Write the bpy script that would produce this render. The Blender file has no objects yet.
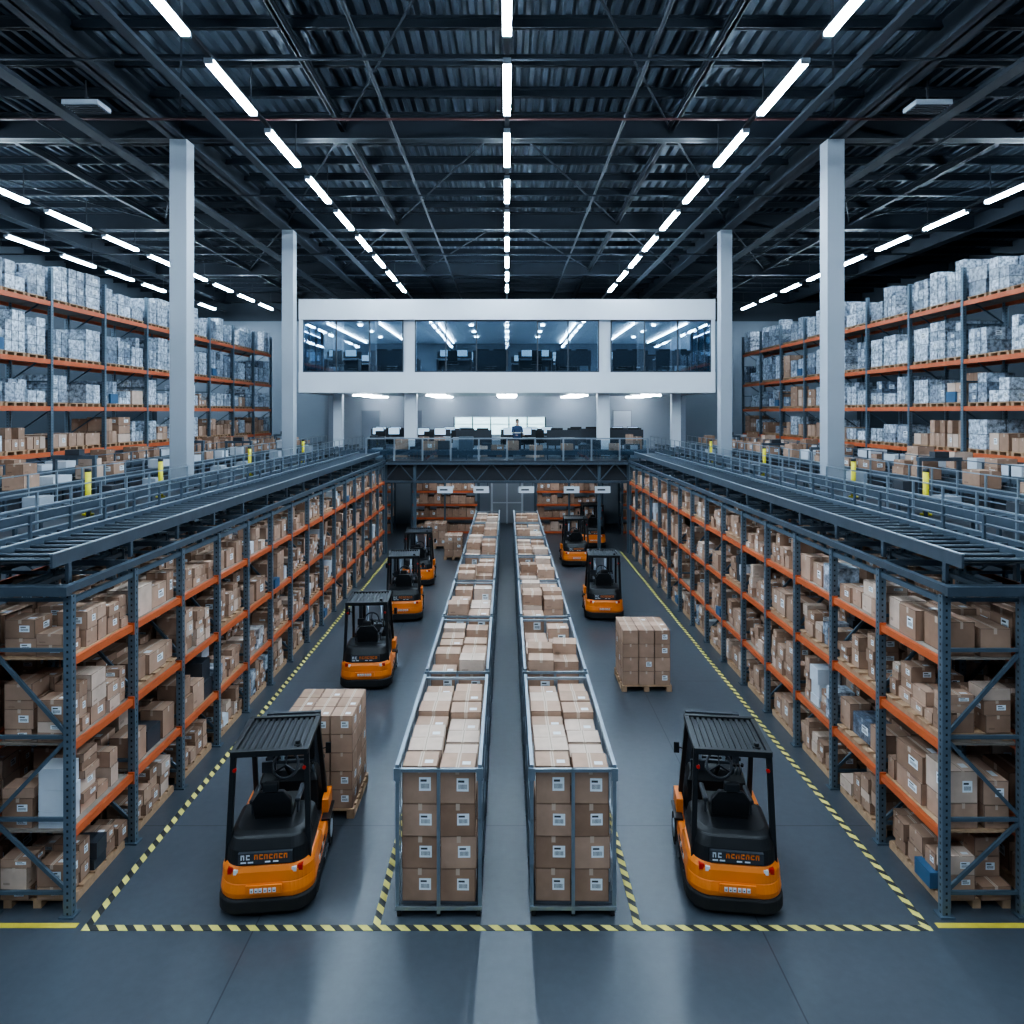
import bpy, math, random
from mathutils import Vector, Matrix
random.seed(11)
R=random.random
U=random.uniform
scene=bpy.context.scene
MATS={}
# ---------------------------------------------------------------- materials
def newmat(name):
    m=bpy.data.materials.new(name); m.use_nodes=True
    nt=m.node_tree; b=nt.nodes['Principled BSDF']
    MATS[name]=m
    return m,nt,b
class NT:
    def __init__(s,nt): s.nt=nt
    def n(s,t,**k):
        x=s.nt.nodes.new(t)
        for a,v in k.items(): setattr(x,a,v)
        return x
    def l(s,a,b): s.nt.links.new(a,b)
    def math(s,op,a,b=None,c=None):
        x=s.n('ShaderNodeMath',operation=op)
        for i,v in enumerate((a,b,c)):
            if v is None: continue
            if isinstance(v,(int,float)): x.inputs[i].default_value=v
            else: s.l(v,x.inputs[i])
        return x.outputs[0]
    def mix(s,f,a,b,blend='MIX'):
        x=s.n('ShaderNodeMix',data_type='RGBA',blend_type=blend)
        for sock,v in ((x.inputs[0],f),(x.inputs[6],a),(x.inputs[7],b)):
            if isinstance(v,(int,float)): sock.default_value=v
            elif isinstance(v,tuple): sock.default_value=(*v,1) if len(v)==3 else v
            else: s.l(v,sock)
        return x.outputs[2]
    def rng(s,v,lo,hi):
        return s.math('MULTIPLY',s.math('GREATER_THAN',v,lo),s.math('LESS_THAN',v,hi))
    def noise(s,scale,detail=3,vec=None,coord='Object',rough=.5):
        x=s.n('ShaderNodeTexNoise'); x.inputs['Scale'].default_value=scale
        x.inputs['Detail'].default_value=detail; x.inputs['Roughness'].default_value=rough
        if vec is None:
            tc=s.n('ShaderNodeTexCoord'); vec=tc.outputs[coord]
        s.l(vec,x.inputs['Vector']); return x.outputs['Fac']
def simple(name,col,rough=.5,metal=0.,var=.25,scale=3.,spec=.5,bump=0):
    m,nt,b=newmat(name); k=NT(nt)
    nz=k.noise(scale,3)
    lo=tuple(c*(1-var) for c in col); hi=tuple(min(1,c*(1+var)) for c in col)
    k.l(k.mix(nz,lo,hi),b.inputs['Base Color'])
    b.inputs['Roughness'].default_value=rough; b.inputs['Metallic'].default_value=metal
    b.inputs['Specular IOR Level'].default_value=spec
    if bump:
        bp=k.n('ShaderNodeBump'); bp.inputs['Strength'].default_value=bump; bp.inputs['Distance'].default_value=.02
        k.l(nz,bp.inputs['Height']); k.l(bp.outputs[0],b.inputs['Normal'])
    return m
simple('rack_blue',(.09,.125,.16),.45,.3)
simple('rack_orange',(.54,.12,.04),.5,0,.18)
simple('galvanised',(.34,.40,.46),.38,.75,.2,8)
simple('conveyor_steel',(.12,.155,.195),.35,.6,.2,5)
simple('belt',(.006,.008,.010),.6,0,.2,5)
simple('roller',(.085,.105,.13),.32,.7,.2,5)
simple('white_paint',(.68,.73,.79),.5,0,.03,1)
simple('column_paint',(.34,.38,.43),.5,0,.05,1)
simple('wall_paint',(.24,.28,.33),.6,0,.08,.6)
simple('workshop_wall',(.42,.47,.53),.6,0,.05,.6)
simple('wall_dark',(.045,.058,.075),.7,0,.1,.6)
simple('ceiling_metal',(.055,.072,.094),.5,.2,.2,.6)
simple('beam_metal',(.022,.029,.040),.5,.2,.2,1)
simple('deck_metal',(.05,.062,.08),.5,.4,.25,2)
simple('black_plastic',(.012,.013,.015),.42,0,.3,6)
simple('dark_grey',(.04,.045,.055),.45,0,.2,6)
simple('rubber',(.012,.012,.013),.8,0,.2,10)
simple('lift_orange',(.80,.215,.03),.36,0,.08,3)
simple('wood',(.44,.28,.17),.75,0,.35,12,bump=.3)
simple('board',(.27,.225,.19),.75,0,.3,6)
simple('yellow',(.75,.66,.04),.5,0,.1,4)
simple('yellow_line',(.62,.50,.06),.6,0,.3,6)
simple('pipe_red',(.08,.03,.03),.5,0,.1,4)
simple('blue_plastic',(.04,.11,.21),.45,0,.2,4)
simple('tarp',(.62,.66,.72),.35,0,.2,3,bump=.6)
simple('desk_top',(.35,.38,.42),.5,0,.1,4)
simple('red_light',(.5,.02,.01),.3,0,.1,4)
simple('carpet',(.06,.07,.085),.8,0,.2,6)
simple('office_wall',(.17,.20,.24),.6,0,.1,2)
def emis(name,col,st):
    m,nt,b=newmat(name)
    b.inputs['Base Color'].default_value=(.8,.8,.8,1)
    b.inputs['Emission Color'].default_value=(*col,1); b.inputs['Emission Strength'].default_value=st
    return m
emis('led',(.68,.85,1.0),118)
emis('led_small',(.75,.88,1.0),30)
emis('led_office',(.78,.89,1.0),60)
emis('led_workshop',(.78,.89,1.0),55)
emis('screen',(.35,.6,.85),.9)
emis('window_glow',(.55,.90,1.0),2.2)
def m_post(name,col):
    m,nt,b=newmat(name); k=NT(nt)
    uv=k.n('ShaderNodeUVMap'); sp=k.n('ShaderNodeSeparateXYZ'); k.l(uv.outputs[0],sp.inputs[0])
    au=k.math('ABSOLUTE',sp.outputs[0])
    h=k.math('MULTIPLY',k.math('LESS_THAN',au,.011),k.rng(k.math('FRACT',k.math('DIVIDE',sp.outputs[1],.075)),.35,.7))
    nz=k.noise(4,4)
    base=k.mix(nz,tuple(c*.75 for c in col),tuple(c*1.25 for c in col))
    k.l(k.mix(h,base,(.02,.025,.03)),b.inputs['Base Color'])
    b.inputs['Roughness'].default_value=.42; b.inputs['Metallic'].default_value=.4
m_post('rack_post',(.135,.18,.225))
def m_card(name,a,bb,c,tape,rough=.75,bump=.15,film=False):
    m,nt,b=newmat(name); k=NT(nt)
    uv=k.n('ShaderNodeUVMap'); sp=k.n('ShaderNodeSeparateXYZ'); k.l(uv.outputs[0],sp.inputs[0])
    u,v=sp.outputs[0],sp.outputs[1]
    at=k.n('ShaderNodeAttribute',attribute_name='rnd'); s2=k.n('ShaderNodeSeparateColor'); k.l(at.outputs['Color'],s2.inputs[0])
    r,g,top=s2.outputs[0],s2.outputs[1],s2.outputs[2]
    col=k.mix(r,a,bb)
    col=k.mix(k.math('MULTIPLY',k.math('GREATER_THAN',r,.86),.6),col,c)
    nz=k.noise(11 if film else 5,5,rough=.65 if film else .5)
    lo=(.35,.37,.40) if film else (.68,.68,.68)
    hi=(1.55,1.55,1.55) if film else (1.25,1.25,1.25)  # film: white crinkle highlights painted into the colour by noise
    if film:
        mr=k.n('ShaderNodeMapRange'); k.l(nz,mr.inputs[0]); mr.inputs[1].default_value=.38; mr.inputs[2].default_value=.62; f=mr.outputs[0]
    else: f=nz
    col=k.mix(1.0,col,k.mix(f,lo,hi),'MULTIPLY')
    du=k.math('ABSOLUTE',k.math('SUBTRACT',u,.5))
    dv=k.math('ABSOLUTE',k.math('SUBTRACT',v,.5))
    edge=k.math('MAXIMUM',k.math('GREATER_THAN',du,.48),k.math('GREATER_THAN',dv,.48))
    col=k.mix(k.math('MULTIPLY',edge,.65),col,tuple(x*.4 for x in a))
    side=k.math('GREATER_THAN',v,.8)
    tz=k.math('MAXIMUM',top,side)
    tp=k.math('MULTIPLY',k.math('LESS_THAN',du,.055),tz)
    col=k.mix(k.math('MULTIPLY',tp,.25 if film else .75),col,tape)
    seam=k.math('MULTIPLY',k.math('LESS_THAN',du,.009),top)
    col=k.mix(k.math('MULTIPLY',seam,.6),col,(.06,.04,.03))
    notop=k.math('SUBTRACT',1.0,top)
    lab=k.math('MULTIPLY',k.math('MULTIPLY',k.rng(u,.48,.82),k.rng(v,.34,.70)),k.math('MULTIPLY',notop,k.math('GREATER_THAN',g,.5)))
    bar=k.math('MULTIPLY',k.rng(v,.40,.53),k.math('GREATER_THAN',k.math('FRACT',k.math('MULTIPLY',u,29.0)),.5))
    bar=k.math('MULTIPLY',bar,k.rng(u,.52,.78))
    txt=k.math('MULTIPLY',k.rng(v,.58,.64),k.rng(u,.52,.70))
    lc=k.mix(k.math('MAXIMUM',bar,txt),(.80,.85,.90),(.05,.06,.07))
    col=k.mix(lab,col,lc)
    lab2=k.math('MULTIPLY',k.math('MULTIPLY',k.rng(u,.62,.86),k.rng(v,.2,.42)),k.math('MULTIPLY',top,k.math('GREATER_THAN',g,.5)))
    col=k.mix(k.math('MULTIPLY',lab2,.85),col,(.75,.79,.84))
    pr=k.math('MULTIPLY',k.math('MULTIPLY',k.rng(u,.12,.36),k.rng(v,.2,.3)),k.math('MULTIPLY',notop,k.math('LESS_THAN',g,.3)))
    pr=k.math('MULTIPLY',pr,k.math('GREATER_THAN',k.math('FRACT',k.math('MULTIPLY',u,21.0)),.35))
    col=k.mix(k.math('MULTIPLY',pr,.6),col,(.08,.05,.04))
    k.l(col,b.inputs['Base Color'])
    b.inputs['Roughness'].default_value=rough
    if film: b.inputs['Coat Weight'].default_value=.6; b.inputs['Coat Roughness'].default_value=.12
    bp=k.n('ShaderNodeBump'); bp.inputs['Strength'].default_value=bump; bp.inputs['Distance'].default_value=.02
    k.l(nz,bp.inputs['Height']); k.l(bp.outputs[0],b.inputs['Normal'])
    if film: k.l(bp.outputs[0],b.inputs['Coat Normal'])
m_card('cardboard',(.30,.178,.118),(.53,.345,.25),(.66,.53,.44),(.60,.47,.37))
m_card('wrapped',(.12,.15,.20),(.66,.73,.82),(.42,.30,.22),(.75,.8,.85),.30,1.0,True)
def m_floor():
    m,nt,b=newmat('concrete_floor'); k=NT(nt)
    tc=k.n('ShaderNodeTexCoord'); sp=k.n('ShaderNodeSeparateXYZ'); k.l(tc.outputs['Object'],sp.inputs[0])
    n1=k.noise(.45,5,rough=.55); n2=k.noise(9,5,rough=.6)
    c=k.mix(n1,(.046,.055,.068),(.092,.106,.124))
    c=k.mix(1.0,c,k.mix(n2,(.8,.8,.8),(1.15,1.15,1.15)),'MULTIPLY')
    fx=k.math('FRACT',k.math('DIVIDE',k.math('ADD',sp.outputs[0],2.7),5.4))
    fy=k.math('FRACT',k.math('DIVIDE',k.math('ADD',sp.outputs[1],.7),5.))
    j=k.math('MAXIMUM',k.math('LESS_THAN',fx,.0028),k.math('LESS_THAN',fy,.0030))
    c=k.mix(k.math('MULTIPLY',j,.7),c,(.012,.015,.02))
    k.l(c,b.inputs['Base Color'])
    mr=k.n('ShaderNodeMapRange'); k.l(n1,mr.inputs[0]); mr.inputs[3].default_value=.25; mr.inputs[4].default_value=.36
    k.l(mr.outputs[0],b.inputs['Roughness'])
    bp=k.n('ShaderNodeBump'); bp.inputs['Strength'].default_value=.06; bp.inputs['Distance'].default_value=.01
    k.l(n2,bp.inputs['Height']); k.l(bp.outputs[0],b.inputs['Normal'])
m_floor()
def m_haz():
    m,nt,b=newmat('hazard_tape'); k=NT(nt)
    tc=k.n('ShaderNodeTexCoord'); sp=k.n('ShaderNodeSeparateXYZ'); k.l(tc.outputs['Object'],sp.inputs[0])
    f=k.math('FRACT',k.math('DIVIDE',k.math('ADD',sp.outputs[0],sp.outputs[1]),.2))
    c=k.mix(k.math('GREATER_THAN',f,.48),(.012,.012,.012),(.78,.68,.16))
    k.l(k.mix(k.math('MULTIPLY',k.noise(20,5),.35),c,(.12,.12,.12)),b.inputs['Base Color'])
    b.inputs['Roughness'].default_value=.6
m_haz()
def m_glass(name,tint,fac):
    m,nt,b=newmat(name); k=NT(nt)
    t=k.n('ShaderNodeBsdfTransparent'); t.inputs[0].default_value=(*tint,1)
    g=k.n('ShaderNodeBsdfGlossy'); g.inputs[0].default_value=(.8,.9,1,1); g.inputs['Roughness'].default_value=.02
    lw=k.n('ShaderNodeLayerWeight'); lw.inputs[0].default_value=.35
    mx=k.n('ShaderNodeMixShader')
    k.l(k.math('ADD',k.math('MULTIPLY',lw.outputs['Fresnel'],.5),fac),mx.inputs[0])
    k.l(t.outputs[0],mx.inputs[1]); k.l(g.outputs[0],mx.inputs[2])
    k.l(mx.outputs[0],nt.nodes['Material Output'].inputs[0])
m_glass('glass',(.58,.68,.75),.08)
m_glass('glass_clear',(.8,.88,.92),.08)
def m_person():
    m,nt,b=newmat('work_clothes'); k=NT(nt)
    tc=k.n('ShaderNodeTexCoord'); sp=k.n('ShaderNodeSeparateXYZ'); k.l(tc.outputs['Object'],sp.inputs[0])
    z=sp.outputs[2]
    c=k.mix(k.math('GREATER_THAN',z,.82),(.02,.025,.04),(.03,.06,.13))
    c=k.mix(k.rng(z,1.05,1.10),c,(.6,.6,.5))
    c=k.mix(k.math('GREATER_THAN',z,1.40),c,(.5,.3,.22))
    k.l(c,b.inputs['Base Color']); b.inputs['Roughness'].default_value=.8
m_person()
simple('skin',(.5,.3,.22),.5); simple('hair',(.03,.02,.015),.7)

# ---------------------------------------------------------------- mesh builder
class MB:
    def __init__(s): s.v=[];s.f=[];s.m=[];s.uv=[];s.c=[];s.sm=[];s.mats=[]
    def mi(s,name):
        if name not in s.mats: s.mats.append(name)
        return s.mats.index(name)
    def face(s,idx,mat,uvs,col,smooth=False):
        s.f.append(idx); s.m.append(s.mi(mat)); s.uv.append(uvs); s.c.append(col); s.sm.append(smooth)
    def box(s,x0,x1,y0,y1,z0,z1,mat,r=.5,g=0.,rot=0.,metres=False):
        if x0>x1: x0,x1=x1,x0
        if y0>y1: y0,y1=y1,y0
        n=len(s.v)
        P=[(x0,y0,z0),(x1,y0,z0),(x1,y1,z0),(x0,y1,z0),(x0,y0,z1),(x1,y0,z1),(x1,y1,z1),(x0,y1,z1)]
        if rot:
            cx,cy=(x0+x1)/2,(y0+y1)/2; ca,sa=math.cos(rot),math.sin(rot)
            P=[(cx+(a-cx)*ca-(b-cy)*sa,cy+(a-cx)*sa+(b-cy)*ca,c) for a,b,c in P]
        s.v+=P
        dx,dy,dz=x1-x0,y1-y0,z1-z0
        def q(i,w,h,top):
            if metres:
                uv=[(-w/2,0),(w/2,0),(w/2,h),(-w/2,h)]
            else: uv=[(0,0),(1,0),(1,1),(0,1)]
            s.face([n+a for a in i],mat,uv,(r,g,top,1))
        q((0,1,5,4),dx,dz,0); q((1,2,6,5),dy,dz,0); q((2,3,7,6),dx,dz,0); q((3,0,4,7),dy,dz,0)
        q((4,5,6,7),dx,dy,1); q((3,2,1,0),dx,dy,1)
    def beam(s,p0,p1,w,h,mat,r=.5):
        p0=Vector(p0);p1=Vector(p1); d=(p1-p0).normalized()
        up=Vector((0,0,1)) if abs(d.z)<.95 else Vector((0,1,0))
        a=d.cross(up).normalized()*w/2; b=a.cross(d).normalized()*h/2
        n=len(s.v)
        for p in (p0,p1):
            for q in (-a-b,a-b,a+b,-a+b): s.v.append(tuple(p+q))
        uv=[(0,0),(1,0),(1,1),(0,1)]
        for i in ((0,1,5,4),(1,2,6,5),(2,3,7,6),(3,0,4,7),(3,2,1,0),(4,5,6,7)):
            s.face([n+j for j in i],mat,uv,(r,0,0,1))
    def cyl(s,p0,p1,r,mat,n=10,r2=None,caps=True,smooth=True):
        p0=Vector(p0);p1=Vector(p1); d=(p1-p0).normalized()
        up=Vector((0,0,1)) if abs(d.z)<.95 else Vector((0,1,0))
        a=d.cross(up).normalized(); b=a.cross(d).normalized()
        r2=r if r2 is None else r2; k=len(s.v)
        for p,rr in ((p0,r),(p1,r2)):
            for i in range(n):
                t=2*math.pi*i/n; s.v.append(tuple(p+a*math.cos(t)*rr+b*math.sin(t)*rr))
        for i in range(n):
            j=(i+1)%n
            s.face([k+i,k+j,k+n+j,k+n+i],mat,[(0,0),(1,0),(1,1),(0,1)],(.5,0,0,1),smooth)
        if caps:
            s.face([k+i for i in range(n)][::-1],mat,[(0,0)]*n,(.5,0,0,1))
            s.face([k+n+i for i in range(n)],mat,[(0,0)]*n,(.5,0,0,1))
    def loft(s,rings,mat,smooth=False):
        n=len(rings[0]); k=len(s.v)
        for rg in rings: s.v+= [tuple(p) for p in rg]
        for a in range(len(rings)-1):
            for i in range(n):
                j=(i+1)%n
                s.face([k+a*n+i,k+a*n+j,k+(a+1)*n+j,k+(a+1)*n+i],mat,[(0,0),(1,0),(1,1),(0,1)],(.5,0,0,1),smooth)
        s.face([k+i for i in range(n)][::-1],mat,[(0,0)]*n,(.5,0,1,1))
        e=k+(len(rings)-1)*n
        s.face([e+i for i in range(n)],mat,[(0,0)]*n,(.5,0,1,1))
    def torus(s,c,axis,R0,r,mat,n=20,m=6):
        c=Vector(c); d=Vector(axis).normalized(); up=Vector((0,0,1)) if abs(d.z)<.9 else Vector((0,1,0))
        a=d.cross(up).normalized(); b=a.cross(d).normalized(); k=len(s.v)
        for i in range(n):
            t=2*math.pi*i/n; e=a*math.cos(t)+b*math.sin(t)
            for j in range(m):
                q=2*math.pi*j/m; s.v.append(tuple(c+e*(R0+r*math.cos(q))+d*r*math.sin(q)))
        for i in range(n):
            for j in range(m):
                i2=(i+1)%n;j2=(j+1)%m
                s.face([k+i*m+j,k+i2*m+j,k+i2*m+j2,k+i*m+j2],mat,[(0,0)]*4,(.5,0,0,1),True)
    def mesh(s,name):
        me=bpy.data.meshes.new(name); me.from_pydata(s.v,[],s.f)
        for n in s.mats: me.materials.append(MATS[n])
        me.polygons.foreach_set('material_index',s.m)
        me.polygons.foreach_set('use_smooth',s.sm)
        ul=me.uv_layers.new(name='UVMap')
        ul.data.foreach_set('uv',[x for f in s.uv for p in f for x in p])
        ca=me.color_attributes.new('rnd','FLOAT_COLOR','CORNER')
        ca.data.foreach_set('color',[x for f,c in zip(s.f,s.c) for _ in f for x in c])
        me.update(); return me
    def obj(s,name,parent=None,loc=(0,0,0),bevel=0):
        return add(s.mesh(name),name,parent,loc,bevel)
def add(me,name,parent=None,loc=(0,0,0),bevel=0):
    o=bpy.data.objects.new(name,me); scene.collection.objects.link(o)
    o.location=loc
    if parent: o.parent=parent
    if bevel:
        b=o.modifiers.new('bevel','BEVEL'); b.width=bevel; b.segments=2; b.limit_method='ANGLE'; b.angle_limit=math.radians(35)
    return o
def empty(name,loc=(0,0,0),rz=0):
    o=bpy.data.objects.new(name,None); scene.collection.objects.link(o); o.location=loc; o.rotation_euler[2]=rz
    o.empty_display_size=.2
    return o

H=5.5
MZ=3.62
YB=44.0
# ---------------------------------------------------------------- shell
def shellbox(name,*a,mat):
    mb=MB(); mb.box(*a,mat); return mb.obj(name)
shellbox('floor',-22,22,-8,YB,-.2,0,mat='concrete_floor')
shellbox('wall_left',-22.2,-22,-8,YB,0,13.2,mat='wall_dark')
shellbox('wall_right',22,22.2,-8,YB,0,13.2,mat='wall_dark')
shellbox('wall_front',-22,22,-8.2,-8,0,13.2,mat='wall_dark')
mb=MB()
mb.box(-22,22,YB,YB+.2,0,11.2,'wall_paint'); mb.box(-22,22,YB,YB+.2,11.2,13.2,'wall_dark')
mb.obj('wall_back')
mb=MB()
x=-22
prof=[(0,12.95),(.10,12.95),(.15,13.06),(.25,13.06)]
pts=[]
while x<22:
    for dx,z in prof: pts.append((x+dx,z))
    x+=.3
for (a,za),(b,zb) in zip(pts[:-1],pts[1:]):
    n=len(mb.v); mb.v+=[(a,-8,za),(a,YB,za),(b,YB,zb),(b,-8,zb)]
    mb.face([n,n+1,n+2,n+3],'ceiling_metal',[(0,0)]*4,(.5,0,0,1))
mb.box(-22,22,-8,YB,13.1,13.2,'beam_metal')
mb.obj('ceiling')
mb=MB()
def ibeam_x(y,z0,z1,w=.3,x0=-21.95,x1=21.95,mat='beam_metal'):
    mb.box(x0,x1,y-w/2,y+w/2,z0,z0+.05,mat); mb.box(x0,x1,y-w/2,y+w/2,z1-.05,z1,mat); mb.box(x0,x1,y-.03,y+.03,z0,z1,mat)
def ibeam_y(x,z0,z1,w=.3,y0=-7.9,y1=YB-.05,mat='beam_metal'):
    mb.box(x-w/2,x+w/2,y0,y1,z0,z0+.05,mat); mb.box(x-w/2,x+w/2,y0,y1,z1-.05,z1,mat); mb.box(x-.03,x+.03,y0,y1,z0,z1,mat)
PY=[.25,8.9,17.55,26.2,34.85]
for y in PY+[-7.5,43.4]: ibeam_x(y,12.3,12.95,.34)
y=-7
while y<43:
    if min(abs(y-p) for p in PY)>.6:
        ibeam_x(y,12.7,12.93,.12)
    y+=1.44
for x in (-17.5,-8.2,8.2,17.5): ibeam_y(x,12.28,12.9,.4)
for x in (-12.8,-4.1,0,4.1,12.8): ibeam_y(x,12.5,12.72,.12)
for s in (-1,1):
    for y0,y1 in zip(PY[:-1],PY[1:]):
        mb.beam((s*.2,y0,12.6),(s*4.1,y1,12.6),.04,.04,'beam_metal'); mb.beam((s*4.1,y0,12.6),(s*8.2,y1,12.6),.04,.04,'beam_metal')
        mb.beam((s*8.2,y0,12.6),(s*12.8,y1,12.6),.04,.04,'beam_metal'); mb.beam((s*17.5,y0,12.6),(s*12.8,y1,12.6),.04,.04,'beam_metal')
    mb.box(s*6.6-.10,s*6.6+.10,-7.9,43,12.05,12.12,'beam_metal')
    mb.box(s*9.7-.15,s*9.7+.15,-7.9,43,12.0,12.08,'beam_metal')
mb.obj('ceiling_trusses')
mb=MB()
for y in (13.2,15.9,21.5,29.5):
    mb.cyl((-21.9,y,12.15),(21.9,y,12.15),.03,'pipe_red' if y==15.9 else 'beam_metal',8)
for x in (-2.7,2.7,-10.8,10.8): mb.cyl((x,-7.9,12.22),(x,43,12.22),.04,'beam_metal',8)
mb.obj('ceiling_pipes')
# lights
def light_row(x,z,yend):
    e=empty('strip_light',(x,0,z))
    mb=MB(); mb.box(-.04,.04,-7.5,yend+.3,.09,.15,'dark_grey')
    y=-7
    while y<yend:
        mb.box(-.012,.012,y-.012,y+.012,.15,12.6-z,'dark_grey'); y+=3.03
    mb.obj('rail',e)
    t=MB(); c=MB(); y=-5.95
    while y+2.25<yend:
        t.box(-.07,.07,y,y+2.12,-.02,.055,'led')
        c.box(-.055,.055,y-.07,y+2.19,.055,.09,'dark_grey')
        for q in (y-.07,y+2.12): c.box(-.072,.072,q,q+.07,-.025,.06,'column_paint')
        y+=3.03
    t.obj('led_tubes',e); c.obj('housings',e)
for x in (0,-5.2,5.2): light_row(x,11.6,38)
for x in (-14.0,14.0,-17.4): light_row(x,11.6,43)
for s in (-1,1):
    mb=MB(); mb.box(-.38,.38,-.25,.25,0,.10,'column_paint')
    for i in range(5): mb.box(-.34,.34,-.2+i*.09,-.16+i*.09,-.03,0,'dark_grey')
    mb.box(-.02,.02,-.02,.02,.10,.60,'dark_grey')
    mb.obj('ceiling_vent',None,(s*8.95,14.9,11.95))
for s in (-1,1):
    for y in (17.55,26.2):
        mb=MB(); w=.215
        mb.box(-w,w,-w,w,0,12.27,'column_paint')
        mb.box(-w-.06,w+.06,-w-.06,w+.06,0,.06,'column_paint')
        mb.obj('support_column',None,(s*8.15,y,0),bevel=.015)
# ---------------------------------------------------------------- floor marking
mb=MB()
t=.004
mb.box(-4.52,4.52,7.42,7.50,0,t,'hazard_tape')
for s in (-1,1):
    mb.box(s*4.44,s*4.52,7.50,27.5,0,t,'hazard_tape')
    mb.box(s*1.36,s*1.44,7.50,27.5,0,t,'hazard_tape')
    mb.box(s*4.6,s*8,7.46,7.53,0,t,'yellow_line')
mb.obj('floor_marking_tape')
# ---------------------------------------------------------------- box filling
def fill(mb,x0,x1,y0,y1,z,hmax,s,mat='cardboard',wr=(.28,.5),hr=(.18,.38),dens=.93,rows=2):
    d=(x1-x0)/rows
    for r in range(rows):
        y=y0+U(0,.05)
        a0=x0+r*d
        while y<y1-.14:
            w=min(U(*wr),y1-y)
            if R()<dens:
                top=U(.45,1.0)*hmax
                zz=z; dd=d*U(.78,.97); off=U(0,d-dd)
                q=R(); mt=mat if q>.07 else ('wrapped' if q>.03 else ('tarp' if q>.015 else 'dark_grey'))
                while True:
                    h=U(*hr)
                    if zz+h>z+top and zz>z: break
                    if zz+h>z+hmax: break
                    w2=w*U(.90,.98)
                    mb.box(s*(a0+off+U(0,.05)),s*(a0+off+dd),y,y+w2,zz,zz+h-.004,mt,R(),1. if R()<.5 else U(0,.49),U(-.05,.05))
                    zz+=h
            y+=w+U(.0,.03)
LEV=[.12,.90,1.86,2.80]
def low_rack(s,xi,name):
    e=empty(name,(0,0,0))
    fr=MB(); bm=MB(); sh=MB(); bx=MB(); pl=MB()
    xo=xi+.85; n=15; L=1.3; y0=7.65
    for i in range(n+1):
        y=y0+i*L
        for x in (xi,xo):
            sx=s*x
            fr.box(sx-.045,sx+.045,y-.04,y+.04,0,3.50,'rack_post',metres=True)
            fr.box(sx-.08,sx+.08,y-.07,y+.07,0,.02,'rack_blue')
        k=0
        for z in (.25,1.05,1.95,2.9,3.45): fr.box(s*xi,s*xo,y-.015,y+.015,z-.02,z+.02,'rack_blue')
        for za,zb in ((.25,1.05),(1.05,1.95),(1.95,2.9)):
            k+=1
            a,b=(xi,xo) if k%2 else (xo,xi)
            fr.beam((s*a,y,za),(s*b,y,zb),.03,.04,'rack_blue')
    for i in range(n):
        ya=y0+i*L+.045; yb=ya+L-.09
        for z in LEV[1:]:
            for x in (xi,xo):
                bm.box(s*x-.028,s*x+.028,ya,yb,z-.085,z-.005,'rack_orange')
                for q in (ya,yb): bm.box(s*x-.04,s*x+.04,q-.012,q+.012,z-.13,z+.02,'rack_orange')
            sh.box(s*(xi+.03),s*(xo-.03),ya,yb,z-.025,z,'board' if R()<.6 else 'wood')
            for q in range(4):
                yy=ya+.1+q*(L-.3)/3
                sh.box(s*xi,s*xo,yy,yy+.04,z-.05,z-.025,'rack_blue')
        for x in (xi,xo): bm.box(s*x-.025,s*x+.025,ya,yb,3.40,3.46,'rack_blue')
        for q in range(5):
            pl.box(s*(xi+.05),s*(xo-.05),ya+.06+q*.23,ya+.2+q*.23,.085,.11,'wood')
        for q in range(3): pl.box(s*(xi+.05+q*.33),s*(xi+.14+q*.33),ya+.06,yb-.06,0,.085,'wood')
        for li,z in enumerate(LEV):
            hm=.74 if li else .64
            if li==3: hm=.60
            big=R()<.28
            zz=z
            if li and R()<.3:
                for q in range(3): pl.box(s*(xi+.03+q*.34),s*(xi+.12+q*.34),ya+.05,yb-.05,z+.001,z+.07,'wood')
                for q in range(5): pl.box(s*(xi+.0),s*(xo-.03),ya+.05+q*.235,ya+.2+q*.235,z+.07,z+.09,'wood')
                zz=z+.092; hm-=.09
            fill(bx,xi+.02,xo-.04,ya,yb,zz+.002,hm,s,wr=(.36,.58) if big else (.16,.34),hr=(.24,.40) if big else (.09,.25),dens=.98)
            if R()<.04: bx.box(s*(xi-.01),s*(xi+.25),ya+.2,ya+.5,z+.002,z+.18,'blue_plastic')
    fr.obj('uprights',e); bm.obj('beams',e); sh.obj('shelves',e); bx.obj('cardboard_boxes',e); pl.obj('pallets',e)
for s in (-1,1):
    low_rack(s,4.78,'storage_rack')
    low_rack(s,5.80,'storage_rack')
# ---------------------------------------------------------------- mezzanine decks with conveyors
for s in (-1,1):
    mb=MB()
    mb.box(s*6.75,s*7.8,7.6,34.4,MZ-.12,MZ-.02,'deck_metal')
    mb.box(s*8.45,s*11.6,7.6,34.4,MZ-.12,MZ-.02,'deck_metal')
    for a,b in ((7.6,17.3),(17.8,25.95),(26.45,34.4)): mb.box(s*7.8,s*8.45,a,b,MZ-.12,MZ-.02,'deck_metal')
    mb.box(s*4.72,s*4.80,7.55,27.3,MZ-.08,MZ+.0,'conveyor_steel')
    mb.box(s*6.7,s*6.78,7.55,27.3,MZ-.08,MZ+.0,'conveyor_steel')
    mb.box(s*4.72,s*11.6,7.5,7.56,MZ-.10,MZ+.0,'conveyor_steel')
    y=7.65
    while y<27.3:
        mb.box(s*4.8,s*6.75,y-.03,y+.03,MZ-.08,MZ-.01,'conveyor_steel'); y+=1.3
    for y in (7.7,14,20.5,27,33.5):
        for x in (7.4,11.4): mb.box(s*x-.1,s*x+.1,y-.1,y+.1,0,MZ-.12,'rack_blue')
    mb.box(s*4.8,s*7.8,27.3,30,MZ-.12,MZ-.02,'deck_metal')
    mb.obj('floor_conveyor_deck')
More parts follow.
